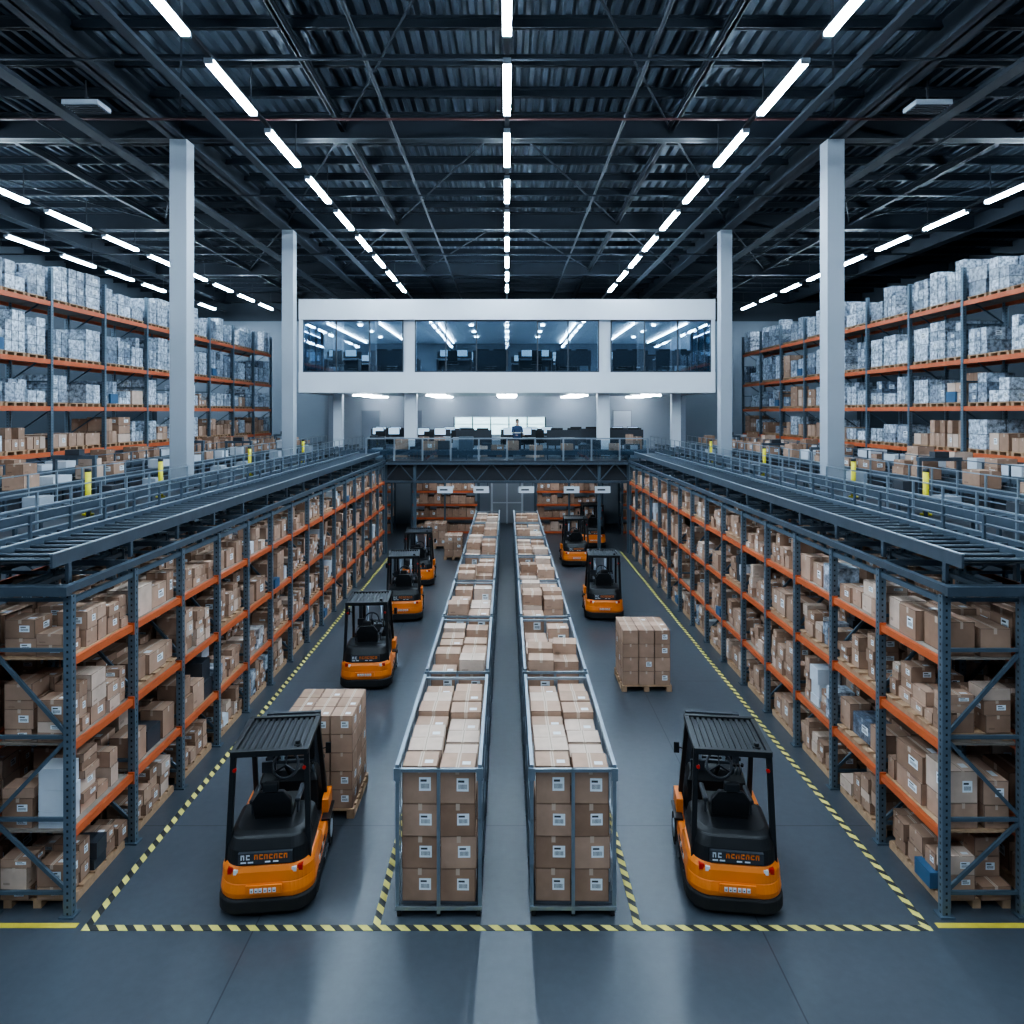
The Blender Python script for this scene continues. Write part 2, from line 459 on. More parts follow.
def conveyor(s,xa,xb,y0,y1,zt,name='roller_conveyor',pitch=.26,load=None):
    e=empty(name)
    fr=MB(); ro=MB()
    for x in (xa,xb):
        fr.box(s*x-.015,s*x+.015,y0,y1,zt-.12,zt+.025,'conveyor_steel')
        fr.box(s*x-.022,s*x+.022,y0,y1,zt+.025,zt+.037,'galvanised')
    y=y0+.3
    while y<y1:
        for x in (xa,xb):
            fr.box(s*x-.02,s*x+.02,y-.03,y+.03,MZ-.02,zt-.12,'conveyor_steel')
        fr.box(s*xa,s*xb,y-.02,y+.02,zt-.13,zt-.09,'conveyor_steel')
        y+=1.3
    fr.box(s*xa,s*xb,y0,y1,zt-.065,zt-.06,'belt')
    y=y0+.06
    while y<y1-.05:
        ro.cyl((s*xa,y,zt-.04),(s*xb,y,zt-.04),.026,'roller',8,caps=False); y+=pitch
    fr.obj('frame',e); ro.obj('rollers',e)
    if load:
        bx=MB(); y=y0+.5
        while y<y1-1:
            if R()<load:
                w=U(.3,.7); h=U(.15,.34)
                m='cardboard' if R()<.75 else 'tarp'
                bx.box(s*(xa+.1),s*(xb-.1),y,y+w,zt-.012,zt+h,m,R(),1. if R()<.4 else 0,U(-.05,.05))
                if R()<.3 and m=='cardboard': bx.box(s*(xa+.12),s*(xb-.15),y+.03,y+w*.9,zt+h,zt+h+U(.12,.22),m,R(),0,U(-.05,.05))
                y+=w
            y+=U(.05,.5)
        bx.obj('parcels',e)
    return e
for s in (-1,1):
    conveyor(s,4.95,5.75,7.6,27.2,3.92)
    conveyor(s,5.98,6.60,7.6,27.2,3.80)
    conveyor(s,7.10,7.60,8.5,33.5,3.95)
    conveyor(s,8.9,9.5,8.2,33.5,4.05,load=.35)
    conveyor(s,10.6,11.3,7.8,33.5,4.12,load=.85)
    mb=MB()
    for x,hh,mt in ((5.86,.62,'conveyor_steel'),(6.85,.72,'galvanised'),(8.62,.75,'galvanised'),(10.2,.8,'conveyor_steel')):
        for zz in (.28,.5,hh): mb.box(s*x-.010,s*x+.010,7.7,27.2 if x<6 else 33.5,MZ+zz-.010,MZ+zz+.010,mt)
        y=7.8
        while y<(27 if x<6 else 33.5):
            mb.box(s*x-.016,s*x+.016,y-.016,y+.016,MZ-.02,MZ+hh,mt); y+=.8
    mb.obj('guard_railing')
    for y in (12.9,15.6,21.0,26.5):
        mb=MB(); mb.cyl((0,0,0),(0,0,.80),.05,'yellow',10); mb.cyl((0,0,0),(0,0,.03),.10,'yellow',10); mb.cyl((0,0,.80),(0,0,.86),.055,'dark_grey',10)
        mb.obj('safety_post',None,(s*7.72,y,MZ-.02))
for s in (-1,1):
    mb=MB(); y=9
    while y<32:
        x=U(8.0,8.2)
        if abs(y-17.55)>1. and abs(y-26.2)>1.:
            mb.box(s*x,s*(x+.3),y,y+.4,MZ-.02,MZ+U(.25,.55),random.choice(['dark_grey','conveyor_steel','column_paint']))
        y+=U(1.2,2.4)
    mb.obj('conveyor_drive_unit')
    for y in (10.6,14.9,20.2,24.0,29.0):
        mb=MB(); hh=U(.75,1.0)
        for q in (-.42,.42): mb.box(q-.03,q+.03,-.04,.04,0,hh,'conveyor_steel')
        mb.box(-.46,.46,-.06,.06,hh,hh+.08,'conveyor_steel'); mb.box(-.15,.15,-.1,.1,hh+.08,hh+.2,'dark_grey')
        mb.obj('scanner_arch',None,(s*9.2,y,MZ-.02))
# ---------------------------------------------------------------- high pallet racks
HL=[1.5,3.0,4.45,5.65,6.88,8.40]
for s in (-1,1):
    e=empty('pallet_rack'); fr=MB();bm=MB();bx=MB();pl=MB()
    xi,xo=12.0,13.1; L=2.45; n=11; y0=8.6
    for i in range(n+1):
        y=y0+i*L
        for x in (xi,xo): fr.box(s*x-.05,s*x+.05,y-.045,y+.045,0,9.3,'rack_post',metres=True)
        z=.3;k=0
        while z<8.6:
            a,b=(xi,xo) if k%2 else (xo,xi); k+=1
            fr.beam((s*a,y,z),(s*b,y,z+.75),.03,.035,'rack_blue'); fr.box(s*xi,s*xo,y-.02,y+.02,z-.02,z+.02,'rack_blue'); z+=.75
    for i in range(n):
        ya=y0+i*L+.05; yb=ya+L-.1
        for li,z in enumerate(HL):
            for x in (xi,xo): bm.box(s*x-.035,s*x+.035,ya,yb,z-.12,z,'rack_orange')
            if li<2: continue
            bm.box(s*xi,s*xo,ya,yb,z-.03,z-.005,'board')
            npal=3; pw=(yb-ya)/npal
            for p in range(npal):
                pa=ya+p*pw+.03; pb=ya+(p+1)*pw-.05
                for q in range(3): pl.box(s*(xi+.05),s*(xo-.05),pa+q*(pw-.17)/2,pa+.08+q*(pw-.17)/2,z,z+.08,'wood')
                pl.box(s*(xi+.03),s*(xo-.03),pa,pb,z+.08,z+.105,'wood')
                zb=z+.107
                if li==5: hm=U(.65,1.1); mt='wrapped'
                elif li==4: hm=U(.65,1.1); mt='wrapped' if R()<.94 else 'cardboard'
                elif li==3: hm=U(.4,.85); mt='wrapped' if R()<.8 else 'cardboard'
                else: hm=U(.3,.8); mt='cardboard' if R()<.55 else 'wrapped'
                if R()<.06: continue
                nz=max(1,int(hm/U(.18,.32))); hz=hm/nz
                nn=random.choice([1,2,2,3])
                tone=R()**.7
                for a in range(nn):
                    for b in range(2):
                        for c in range(nz - (1 if R()<.3 and nz>1 else 0)):
                            wy=(pb-pa)/nn; wx=(xo-xi-.12)/2
                            rr=max(0,min(.85,tone*.85+U(-.3,.3))) if mt=='wrapped' else R()
                            bx.box(s*(xi+.06+b*wx),s*(xi+.06+(b+1)*wx-.015),pa+a*wy,pa+(a+1)*wy-.015,zb+c*hz,zb+(c+1)*hz-.008,mt,rr,1. if R()<.25 else .4,U(-.03,.03))
            if li in (3,4) and R()<.2:
                bx.box(s*(xi-.0),s*(xi+.3),ya+.3,ya+.7,z+.12,z+.4,'blue_plastic')
    fr.obj('uprights',e);bm.obj('beams',e);bx.obj('pallet_loads',e);pl.obj('pallets',e)
# ---------------------------------------------------------------- roll cages in the middle
def cage_frame():
    m=MB(); W,D,Hh=.94,2.62,1.66; g='galvanised'
    for x in (0.02,W-.02):
        for y in (0.02,D/3,2*D/3,D-.02):
            m.box(x-.02,x+.02,y-.02,y+.02,.06,Hh,g)
        for z in (.10,.55,1.05,1.60): m.box(x-.013,x+.013,0,D,z-.015,z+.015,g)
        y=.1
        while y<D:
            m.cyl((x,y,.1),(x,y,1.6),.006,g,5,caps=False); y+=.145
        m.box(x-.020,x+.020,-.01,D+.01,Hh-.03,Hh+.004,g)
    for y in (0.0,D):
        m.box(0,W,y-.018,y+.018,.085,.125,g); m.box(0,W,y-.018,y+.018,1.585,1.62,g)
        m.box(W/2-.018,W/2+.018,y-.02,y+.02,.05,1.62,g)
    m.box(0,W,0,D,.10,.125,'deck_metal')
    for x in (.04,W/2,W-.04):
        for y in (.03,D/2,D-.03):
            m.box(x-.025,x+.025,y-.03,y+.03,.05,.10,'dark_grey'); m.cyl((x-.02,y,.045),(x+.02,y,.045),.045,'rubber',10)
    for x in (.02,W-.02): m.box(x-.035,x+.035,-.03,-.0,1.50,1.63,g)
    return m.mesh('cage_frame')
CF=cage_frame()
def cage_boxes(var):
    m=MB()
    nr=7; dy=2.5/nr
    for a in range(2):
        for r in range(nr):
            lv=4
            if var>0 and R()<.3: lv=3
            z=.127; tz=U(-.05,.06)
            for c in range(lv):
                h=.358
                if c==lv-1: h+=tz
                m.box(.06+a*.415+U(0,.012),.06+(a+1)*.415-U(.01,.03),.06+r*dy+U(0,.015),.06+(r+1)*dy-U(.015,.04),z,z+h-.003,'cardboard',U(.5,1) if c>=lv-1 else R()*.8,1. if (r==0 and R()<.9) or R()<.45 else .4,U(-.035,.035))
                z+=h
            if var>0 and lv==4 and R()<.22: m.box(.08+a*.415,.05+(a+1)*.415,.08+r*dy,.04+(r+1)*dy,z,z+.2,'cardboard',R(),0,U(-.1,.1))
    return m.mesh('cage_boxes')
CB=[cage_boxes(i) for i in range(6)]
for s in (-1,1):
    for i in range(7):
        y=7.62+i*2.85
        e=empty('roll_cage',(-1.215 if s<0 else .25,y,0))
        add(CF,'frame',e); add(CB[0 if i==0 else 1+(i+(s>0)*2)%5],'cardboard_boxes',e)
# ---------------------------------------------------------------- forklifts
def plan(w,yr,yf,rc,z,rf=.04):
    pts=[]
    for i in range(9):
        t=math.pi/2*i/8
        pts.append((-w+rc-rc*math.cos(t)*1.0, yr+rc*.9-rc*.9*math.sin(t),z))
    for i in range(9):
        t=math.pi/2*(1-i/8)
        pts.append((w-rc+rc*math.cos(t), yr+rc*.9-rc*.9*math.sin(t),z))
    pts.append((w,yf-rf,z)); pts.append((w-rf,yf,z)); pts.append((-w+rf,yf,z)); pts.append((-w,yf-rf,z))
    out=[]
    for x,y,zz in pts:
        if y<yr+.25: y-= .05*(1-(x/w)**2)
        out.append((x,y,zz))
    return out
def forklift_meshes():
    P={}
    m=MB()
    m.loft([plan(.52,-.80,.80,.22,.05),plan(.55,-.84,.82,.24,.09),plan(.55,-.84,.82,.24,.22),plan(.54,-.82,.82,.24,.235)],'rubber')
    P['bumper']=(m,.01)
    m=MB()
    m.loft([plan(.535,-.81,.80,.24,.235),plan(.54,-.82,.80,.24,.30),plan(.53,-.80,.78,.24,.40),plan(.50,-.77,.76,.24,.42)],'lift_orange')
    m.loft([plan(.53,-.80,.02,.24,.40),plan(.525,-.79,-.02,.24,.52),plan(.50,-.76,-.10,.24,.575),plan(.46,-.72,-.14,.22,.585)],'lift_orange')
    for s in (-1,1):
        m.box(s*.44,s*.53,.45,.80,.40,.62,'lift_orange')
    P['counterweight']=(m,.018)
    m=MB()
    m.loft([plan(.485,-.755,.0,.20,.57),plan(.475,-.735,.0,.19,.74),plan(.44,-.68,.0,.17,.86),plan(.38,-.60,-.02,.14,.89)],'black_plastic')
    m.box(-.44,.44,-.0,.80,.41,.45,'dark_grey')
    m.loft([[(-.40,.50,.42),(.40,.50,.42),(.42,.80,.42),(-.42,.80,.42)],[(-.38,.52,.85),(.38,.52,.85),(.40,.78,.85),(-.40,.78,.85)],[(-.32,.60,.98),(.32,.60,.98),(.34,.76,.98),(-.34,.76,.98)]],'black_plastic')
    P['hood_and_dash']=(m,.02)
    m=MB()
    m.box(-.30,.30,-.812,-.76,.605,.73,'dark_grey')
    m.box(-.20,.20,-.883,-.86,.30,.40,'lift_orange')
    for i,x in enumerate((-.15,-.10,-.055,.0,.05,.10)):
        m.box(x,x+.036,-.889,-.883,.325,.372,'white_paint')
        m.box(x+.01,x+.026,-.891,-.889,.338,.35,'black_plastic')
    for i,x in enumerate((-.27,-.21,-.12,-.065,-.01,.045,.10,.155,.21)):
        c='lift_orange' if i>1 else 'white_paint'
        m.box(x,x+.012,-.818,-.812,.66,.715,c); m.box(x,x+.04,-.818,-.812,.70,.715,c)
        if i%2: m.box(x,x+.04,-.818,-.812,.66,.672,c)
        else: m.box(x+.028,x+.04,-.818,-.812,.66,.715,c)
    for x in (-.27,-.19,.0,.09): m.box(x,x+.06,-.818,-.812,.622,.636,'white_paint')
    for s in (-1,1):
        for i in range(6): m.box(s*.536,s*.543,-.35+i*.08,-.30+i*.08,.32,.37,'black_plastic' if i%3 else 'white_paint')
        m.box(s*.36,s*.42,-.80,-.74,.50,.56,'red_light'); m.box(s*.30,s*.35,-.82,-.76,.50,.55,'white_paint')
        m.cyl((s*.40,-.56,1.58),(s*.40,-.60,1.58),.022,'red_light',10)
        m.cyl((s*.35,.40,1.62),(s*.35,.46,1.62),.05,'white_paint',12)
    P['lamps_and_decals']=(m,0)
    m=MB()
    m.box(-.22,.22,-.40,.08,.87,.96,'black_plastic')
    m.loft([[(-.22,-.42,.93),(.22,-.42,.93),(.22,-.30,.93),(-.22,-.30,.93)],[(-.23,-.49,1.14),(.23,-.49,1.14),(.21,-.38,1.14),(-.21,-.38,1.14)],[(-.15,-.52,1.26),(.15,-.52,1.26),(.14,-.44,1.26),(-.14,-.44,1.26)]],'black_plastic')
    m.box(-.09,.09,-.55,-.47,1.28,1.38,'black_plastic')
    for s in (-1,1): m.box(s*.24,s*.30,-.32,.06,1.02,1.07,'dark_grey')
    for s in (-1,1): m.box(s*.255,s*.285,-.30,-.26,.87,1.03,'dark_grey')
    P['seat']=(m,.03)
    m=MB()
    m.cyl((0,.62,.90),(0,.34,1.16),.03,'black_plastic',10)
    m.torus((0,.32,1.17),(0,-.8,.6),.16,.018,'dark_grey')
    for a in (0,120,240):
        t=math.radians(a+90); ax=Vector((0,-.8,.6)).normalized(); A=Vector((1,0,0)); B=ax.cross(A)
        p=Vector((0,.32,1.17)); m.beam(p,p+A*math.cos(t)*.15+B*math.sin(t)*.15,.02,.02,'dark_grey')
    for i in range(3): m.cyl((.22+i*.05,.55,.95),(.22+i*.05,.47,1.10),.009,'galvanised',6)
    for i in range(3): m.cyl((.22+i*.05,.47,1.10),(.22+i*.05,.46,1.13),.02,'rubber',8)
    m.box(-.34,-.16,.48,.52,1.0,1.14,'dark_grey')
    P['steering']=(m,0)
    m=MB()
    bl='black_plastic'
    for s in (-1,1):
        m.beam((s*.46,-.62,.55),(s*.42,-.54,1.76),.06,.07,bl)
        m.beam((s*.46,.72,.45),(s*.41,.30,1.76),.055,.06,bl)
        m.beam((s*.46,-.57,.95),(s*.45,-.30,.66),.03,.03,bl)
        m.beam((s*.42,-.60,1.775),(s*.42,.34,1.775),.06,.06,bl)
    for y in (-.59,.33): m.beam((-.44,y,1.775),(.44,y,1.775),.06,.07,bl)
    for i in range(11):
        x=-.35+i*.07
        m.box(x-.02,x+.02,-.58,.32,1.765,1.79,bl)
    m.box(-.41,.41,-.57,.31,1.755,1.763,'dark_grey')
    m.cyl((.30,-.45,1.78),(.30,-.45,1.80),.05,bl,12); m.cyl((.30,-.45,1.80),(.30,-.45,1.84),.03,'black_plastic',12)
    for s in (-1,1):
        m.beam((s*.44,.45,1.3),(s*.54,.42,1.34),.015,.015,bl); m.box(s*.50,s*.57,.40,.42,1.26,1.40,bl)
    P['overhead_guard']=(m,.006)
    m=MB()
    for s in (-1,1):
        m.box(s*.28,s*.36,.86,.94,.06,1.62,'dark_grey'); m.box(s*.21,s*.27,.88,.95,.06,1.56,'black_plastic')
        m.cyl((s*.16,.90,.2),(s*.16,.90,1.4),.025,'galvanised',8)
        m.beam((s*.25,.80,.62),(s*.3,.88,1.0),.04,.04,'dark_grey')
    for z in (.12,.9,1.56): m.box(-.36,.36,.87,.92,z,z+.06,'dark_grey')
    m.box(-.34,.34,.80,.88,.10,.40,'dark_grey')
    for z in (.12,.42): m.box(-.42,.42,.95,.985,z,z+.07,'black_plastic')
    for i in range(6): m.box(-.38+i*.145,-.355+i*.145,.955,.975,.45,.95,'black_plastic')
    m.box(-.40,.40,.955,.98,.93,.97,'black_plastic')
    for s in (-1,1):
        m.box(s*.18,s*.29,.985,1.02,.05,.55,'dark_grey')
        m.loft([[(s*.235-.055,.99,.035),(s*.235+.055,.99,.035),(s*.235+.055,.99,.075),(s*.235-.055,.99,.075)],[(s*.235-.045,1.65,.040),(s*.235+.045,1.65,.040),(s*.235+.045,1.65,.052),(s*.235-.045,1.65,.052)]],'dark_grey')
    P['mast_and_forks']=(m,0)
    m=MB()
    for s in (-1,1):
        for y,r,x in ((.52,.20,.48),(-.42,.15,.46)):
            m.cyl((s*x,y,r),(s*(x+.075),y,r),r,'rubber',24); m.cyl((s*(x+.07),y,r),(s*(x+.085),y,r),r*.55,'column_paint',16)
            m.torus((s*(x+.07),y,r),(1,0,0),r-.012,.014,'rubber',24)
        m.box(s*.46,s*.57,.30,.74,.42,.445,'black_plastic')
        m.box(s*.50,s*.57,-.10,.22,.16,.19,'dark_grey')
    P['wheels']=(m,0)
    return {k:(v[0].mesh('forklift_'+k),v[1]) for k,v in P.items()}
FM=forklift_meshes()
def forklift(x,y,rz=0,sc=.95):
    e=empty('forklift',(x,y,0),math.radians(rz)); e.scale=(sc,sc,sc)
    for k,(me,bv) in FM.items():
        add(me,k,e,bevel=bv)
    return e
forklift(-2.72,8.40,6)
forklift(-2.86,14.6,4,.93)
forklift(-2.80,19.1,6,.93)
forklift(-2.86,22.8,3,.93)
forklift(2.60,8.40,-7)
forklift(2.62,19.2,-3,.93)
forklift(2.48,25.6,0,.93)
forklift(3.5,29.0,0)
# ---------------------------------------------------------------- pallets with stacked boxes
def pallet_stack(x,y,w,d,h,nx,ny,nz,rz=0,name='pallet_of_boxes',mat='cardboard'):
    e=empty(name,(x,y,0),rz)
    m=MB()
    for i in range(3):
        for j in range(3): m.box(-w/2+i*(w-.1)/2,-w/2+.1+i*(w-.1)/2,-d/2+j*(d-.1)/2,-d/2+.1+j*(d-.1)/2,.02,.10,'wood')
        m.box(-w/2+i*(w-.1)/2,-w/2+.1+i*(w-.1)/2,-d/2,d/2,0,.02,'wood')
    nb=7
    for i in range(nb):
        yy=-d/2+i*(d-.1)/(nb-1); m.box(-w/2,w/2,yy,yy+.1,.10,.125,'wood')
    m.obj('pallet',e)
    b=MB(); hz=(h-.127)/nz; wx=(w-.04)/nx; wy=(d-.04)/ny
    for i in range(nx):
        for j in range(ny):
            for k in range(nz):
                b.box(-w/2+.02+i*wx+U(.001,.006),-w/2+.02+(i+1)*wx-U(.003,.01),-d/2+.02+j*wy+U(.001,.006),-d/2+.02+(j+1)*wy-U(.003,.01),.127+k*hz,.127+(k+1)*hz-.004,mat,U(.2,.85) ,1. if R()<.35 else .4,U(-.008,.008))
    b.obj('cardboard_boxes',e)
pallet_stack(-2.55,9.96,.96,.98,1.38,3,3,5)
pallet_stack(2.75,14.25,.98,.98,1.20,3,3,4)
pallet_stack(-2.0,26.4,.7,.8,.9,2,2,3)
pallet_stack(-2.9,28.6,.9,.9,1.0,3,3,3)
# ---------------------------------------------------------------- bridge conveyor at the end
mb=MB()
mb.box(-4.7,4.7,27.2,29.9,MZ-.12,MZ-.02,'deck_metal')
for z in (2.75,3.45): mb.box(-4.8,4.8,27.15,27.25,z,z+.08,'conveyor_steel')
x=-4.8
while x<4.7:
    mb.beam((x,27.2,2.8),(x+.6,27.2,3.5),.04,.04,'conveyor_steel'); mb.beam((x+.6,27.2,3.5),(x+1.2,27.2,2.8),.04,.04,'conveyor_steel'); x+=1.2
mb.box(-4.8,4.8,27.5,27.6,2.7,3.5,'dark_grey')
for x in (-4.75,-3.6,3.6,4.75,):
    mb.box(x-.06,x+.06,27.3,27.42,0,MZ-.12,'rack_blue')
mb.obj('floor_bridge_walkway')
e=empty('roller_conveyor'); m=MB(); r=MB()
for y in (27.7,28.4): m.box(-6.6,6.6,y-.025,y+.025,3.8,3.98,'conveyor_steel')
x=-6.5
while x<6.5:
    r.cyl((x,27.7,3.92),(x,28.4,3.92),.04,'roller',6,caps=False); x+=.2
x=-6.4
while x<6.5:
    m.box(x-.03,x+.03,27.7,28.4,MZ-.02,3.8,'conveyor_steel'); x+=1.6
m.obj('frame',e); r.obj('rollers',e)
b=MB(); x=-4.2
while x<4.2:
    w=U(.3,.7)
    if R()<.6: b.box(x,x+w,27.8,28.3,3.96,3.96+U(.2,.42),'cardboard',R(),1. if R()<.4 else 0)
    x+=w+U(.05,.6)
b.obj('parcels',e)
m=MB(); x=-5.5
while x<5.51:
    m.box(x-.03,x+.03,27.30,27.36,MZ-.02,MZ+.85,'galvanised'); 
    if x<5.4: m.box(x+.06,x+1.04,27.32,27.335,MZ+.05,MZ+.78,'glass_clear')
    x+=1.1
m.box(-5.5,5.5,27.29,27.37,MZ+.82,MZ+.87,'galvanised')
m.obj('glass_railing')
for x in (-2.4,-1.0,.75,2.5,3.7):
    m=MB(); m.box(-.3,.3,-.02,.02,0,.26,'white_paint'); m.box(-.31,.31,-.015,.015,-.02,0,'dark_grey'); m.box(-.2,.1,-.025,-.02,.10,.16,'dark_grey')
    for q in (-.25,.25): m.box(q-.008,q+.008,-.008,.008,.26,.42,'dark_grey')
    m.obj('aisle_sign',None,(x,27.1,2.36))
for x0,x1 in ((-4.3,-1.3),(1.3,4.3),(-8.6,-5.2),(5.2,8.6)):
    e=empty('storage_rack',(x0,31.6,0)); m=MB(); b=MB(); W=x1-x0
    nb=2
    for i in range(nb+1):
        for y in (0,.9): m.box(i*W/nb-.04,i*W/nb+.04,y-.04,y+.04,0,2.6,'rack_blue')
    for z in (.12,.75,1.35,1.95):
        m.box(0,W,-.03,.03,z-.1,z,'rack_orange'); m.box(0,W,0,.9,z-.02,z,'board')
        x=.08
        while x<W-.3:
            w=U(.22,.42); h=U(.25,.48)
            b.box(x,x+w*.96,.05,.5,z+.002,z+h,'cardboard',R(),1. if R()<.4 else 0); x+=w
    m.obj('frame',e); b.obj('cardboard_boxes',e)
mb=MB(); mb.box(-9,-.8,34.5,34.65,0,MZ-.2,'wall_paint'); mb.box(.8,9,34.5,34.65,0,MZ-.2,'wall_paint'); mb.box(-.8,.8,34.5,34.65,2.2,MZ-.2,'wall_paint'); mb.obj('wall_dock')
mb=MB(); mb.box(-.8,-.7,34.45,34.6,0,2.2,'white_paint'); mb.box(.7,.8,34.45,34.6,0,2.2,'white_paint'); mb.box(-.8,.8,34.45,34.6,2.1,2.2,'white_paint'); mb.box(-.03,.03,34.5,34.56,0,2.1,'white_paint'); mb.box(-.7,.7,34.56,34.58,0.02,2.1,'column_paint'); mb.box(-.7,.7,34.50,34.55,1.0,1.05,'white_paint'); mb.obj('door_1')
mb=MB(); 
for x in (-6.5,-2.2,0,2.2,6.5): mb.box(x-.8,x+.8,30.6,30.7,3.36,3.42,'led_small')
for x in (-3,0,3): mb.box(x-.8,x+.8,28.6,28.7,3.36,3.42,'led_small')
mb.obj('under_deck_lights')
# ---------------------------------------------------------------- office block
OX=8.9
mb=MB(); mb.box(-9,9,30,43.9,MZ-.2,MZ-.02,'carpet'); mb.obj('floor_mezzanine')
mb=MB(); mb.box(-OX,OX,29.9,40.6,6.32,7.2,'white_paint'); mb.obj('floor_office')
mb=MB(); mb.box(-OX,OX,29.9,40.6,9.45,10.32,'white_paint'); mb.obj('ceiling_office')
mb=MB()
for s in (-1,1):
    mb.box(s*(OX-.15),s*OX,29.95,30.2,7.2,9.45,'white_paint')
    mb.box(s*(OX-.15),s*OX,33.5,40.6,7.2,9.45,'office_wall')
    mb.box(s*(OX-.1),s*(OX+.1),34.5,43.9,MZ,6.32,'wall_paint')
mb.obj('wall_office_side')
mb=MB(); mb.box(-OX,OX,40.5,40.6,7.2,9.45,'office_wall'); mb.obj('wall_office')
for s in (-1,1):
    m=MB(); m.box(-.27,.27,-.2,.2,MZ-.02,6.32,'white_paint'); m.obj('support_column',None,(s*4.2,30.6,0),bevel=.02)
    m=MB(); m.box(-.27,.27,-.12,.12,7.2,9.45,'white_paint'); m.obj('support_column',None,(s*4.2,30.3,0),bevel=.02)
    m=MB(); m.box(-.2,.2,-.2,.2,MZ-.02,6.32,'white_paint'); m.obj('support_column',None,(s*7.6,31.6,0),bevel=.02)
wi=0
for a,b in ((-8.75,-4.47),(-3.93,3.93),(4.47,8.75)):
    wi+=1; e=empty('window_%d'%wi,(0,30.05,0)); m=MB(); g=MB()
    n=6 if b-a>6 else 3
    for i in range(n+1):
        x=a+(b-a)*i/n; m.box(x-.025,x+.025,-.04,.04,7.2,9.45,'dark_grey')
    m.box(a,b,-.04,.04,7.2,7.26,'dark_grey'); m.box(a,b,-.04,.04,9.39,9.45,'dark_grey')
    g.box(a,b,-.006,.006,7.26,9.39,'glass')
    m.obj('frame',e); g.obj('pane',e)
for s in (-1,1):
    e=empty('window_%d'%(wi+1 if s<0 else wi+2),(s*(OX-.06),0,0)); g=MB(); g.box(-.006,.006,30.2,33.5,7.2,9.45,'glass'); g.obj('pane',e)
    m=MB()
    for y in (31.3,32.4,33.5): m.box(-.03,.03,y-.03,y+.03,7.2,9.45,'dark_grey')
    m.obj('frame',e)
m=MB()
for x in (-7.9,-5.6,-3.0,3.0,5.6,7.9):
    y=30.8
    while y<39.5: m.box(x-.02,x+.02,y,y+1.3,9.37,9.40,'led_office'); y+=1.45
for y in (31.5,34,36.5):
    for x in (-6.6,-1.6,0,1.6,6.6): m.cyl((x,y,9.38),(x,y,9.41),.09,'led_office',10)
m.obj('office_ceiling_lights')
m=MB()
for x in (-7.5,-6.1,-2.9,-1.7,1.5,2.9,6.0,7.4): m.box(x-.55,x+.55,40.42,40.48,7.3,8.2,'dark_grey'); m.box(x-.5,x+.5,40.40,40.42,8.35,8.95,'screen')
m.obj('office_wall_displays')
def ws_mesh():
    m=MB()
    m.box(-.8,.8,-.35,.35,.70,.74,'desk_top')
    for x in (-.75,.75): m.box(x-.03,x+.03,-.32,.32,0,.70,'dark_grey')
    m.box(-.8,.8,.33,.36,.4,1.1,'dark_grey')
    for x in (-.4,.35):
        m.box(x-.27,x+.27,.1,.13,.85,1.18,'black_plastic'); m.box(x-.25,x+.25,.092,.1,.87,1.16,'screen'); m.box(x-.03,x+.03,.1,.15,.74,.87,'black_plastic'); m.box(x-.1,x+.1,.05,.2,.74,.755,'black_plastic')
    m.box(-.2,.2,-.2,-.05,.74,.76,'black_plastic')
    m.box(-.24,.24,-.95,-.5,.44,.52,'black_plastic'); m.box(-.22,.22,-1.0,-.94,.55,1.05,'black_plastic'); m.cyl((0,-.72,.08),(0,-.72,.44),.03,'dark_grey',8)
    for i in range(5):
        t=2*math.pi*i/5; m.beam((0,-.72,.08),(.28*math.cos(t),-.72+.28*math.sin(t),.04),.04,.03,'dark_grey')
    return m.mesh('workstation')
WS=ws_mesh()
for x in (-7.5,-5.6,-2.6,-.7,1.2,3.0,5.6,7.5):
    for y in (32.2,35.2,38.0):
        o=add(WS,'office_workstation',None,(x+U(-.2,.2),y,7.2)); o.rotation_euler[2]=math.pi if R()<.6 else 0
mb=MB(); ww='workshop_wall'
mb.box(-9,-2.75,36.5,36.6,MZ-.02,6.32,ww); mb.box(2.0,9,36.5,36.6,MZ-.02,6.32,ww)
mb.box(-2.75,2.0,36.5,36.6,MZ-.02,4.3,ww); mb.box(-2.75,2.0,36.5,36.6,5.25,6.32,ww); mb.obj('wall_workshop')
e=empty('window_6',(0,36.55,0)); m=MB(); g=MB()
for i in range(6):
    x=-2.75+i*.95; m.box(x-.03,x+.03,-.06,.04,4.3,5.25,'dark_grey')
m.box(-2.75,2.0,-.06,.04,4.28,4.33,'white_paint'); m.box(-2.75,2.0,-.06,.04,5.22,5.27,'white_paint'); m.box(-2.75,2.0,-.04,.0,4.85,4.88,'dark_grey')
g.box(-2.75,2.0,-.01,.02,4.3,5.25,'window_glow'); m.obj('frame',e); g.obj('pane',e)
di=1
for x in (-7.1,6.0,-4.9):
    di+=1; e=empty('door_%d'%di,(x,36.45,MZ-.02)); m=MB()
    m.box(-.45,.45,-.02,.04,0,1.95,'wall_paint' if di!=3 else 'white_paint'); m.box(-.5,-.45,-.04,.04,0,2.0,'column_paint'); m.box(.45,.5,-.04,.04,0,2.0,'column_paint'); m.box(-.5,.5,-.04,.04,1.95,2.0,'column_paint'); m.cyl((.36,-.06,.95),(.28,-.06,.95),.015,'galvanised',8)
    m.obj('leaf_and_frame',e)
m=MB()
for y in (31.6,33.8,35.6):
    for x in (-6.5,-3.2,0,3.2,6.5): m.cyl((x-.45,y,6.25),(x+.45,y,6.25),.03,'led_workshop',8)
m.obj('workshop_ceiling_lights')
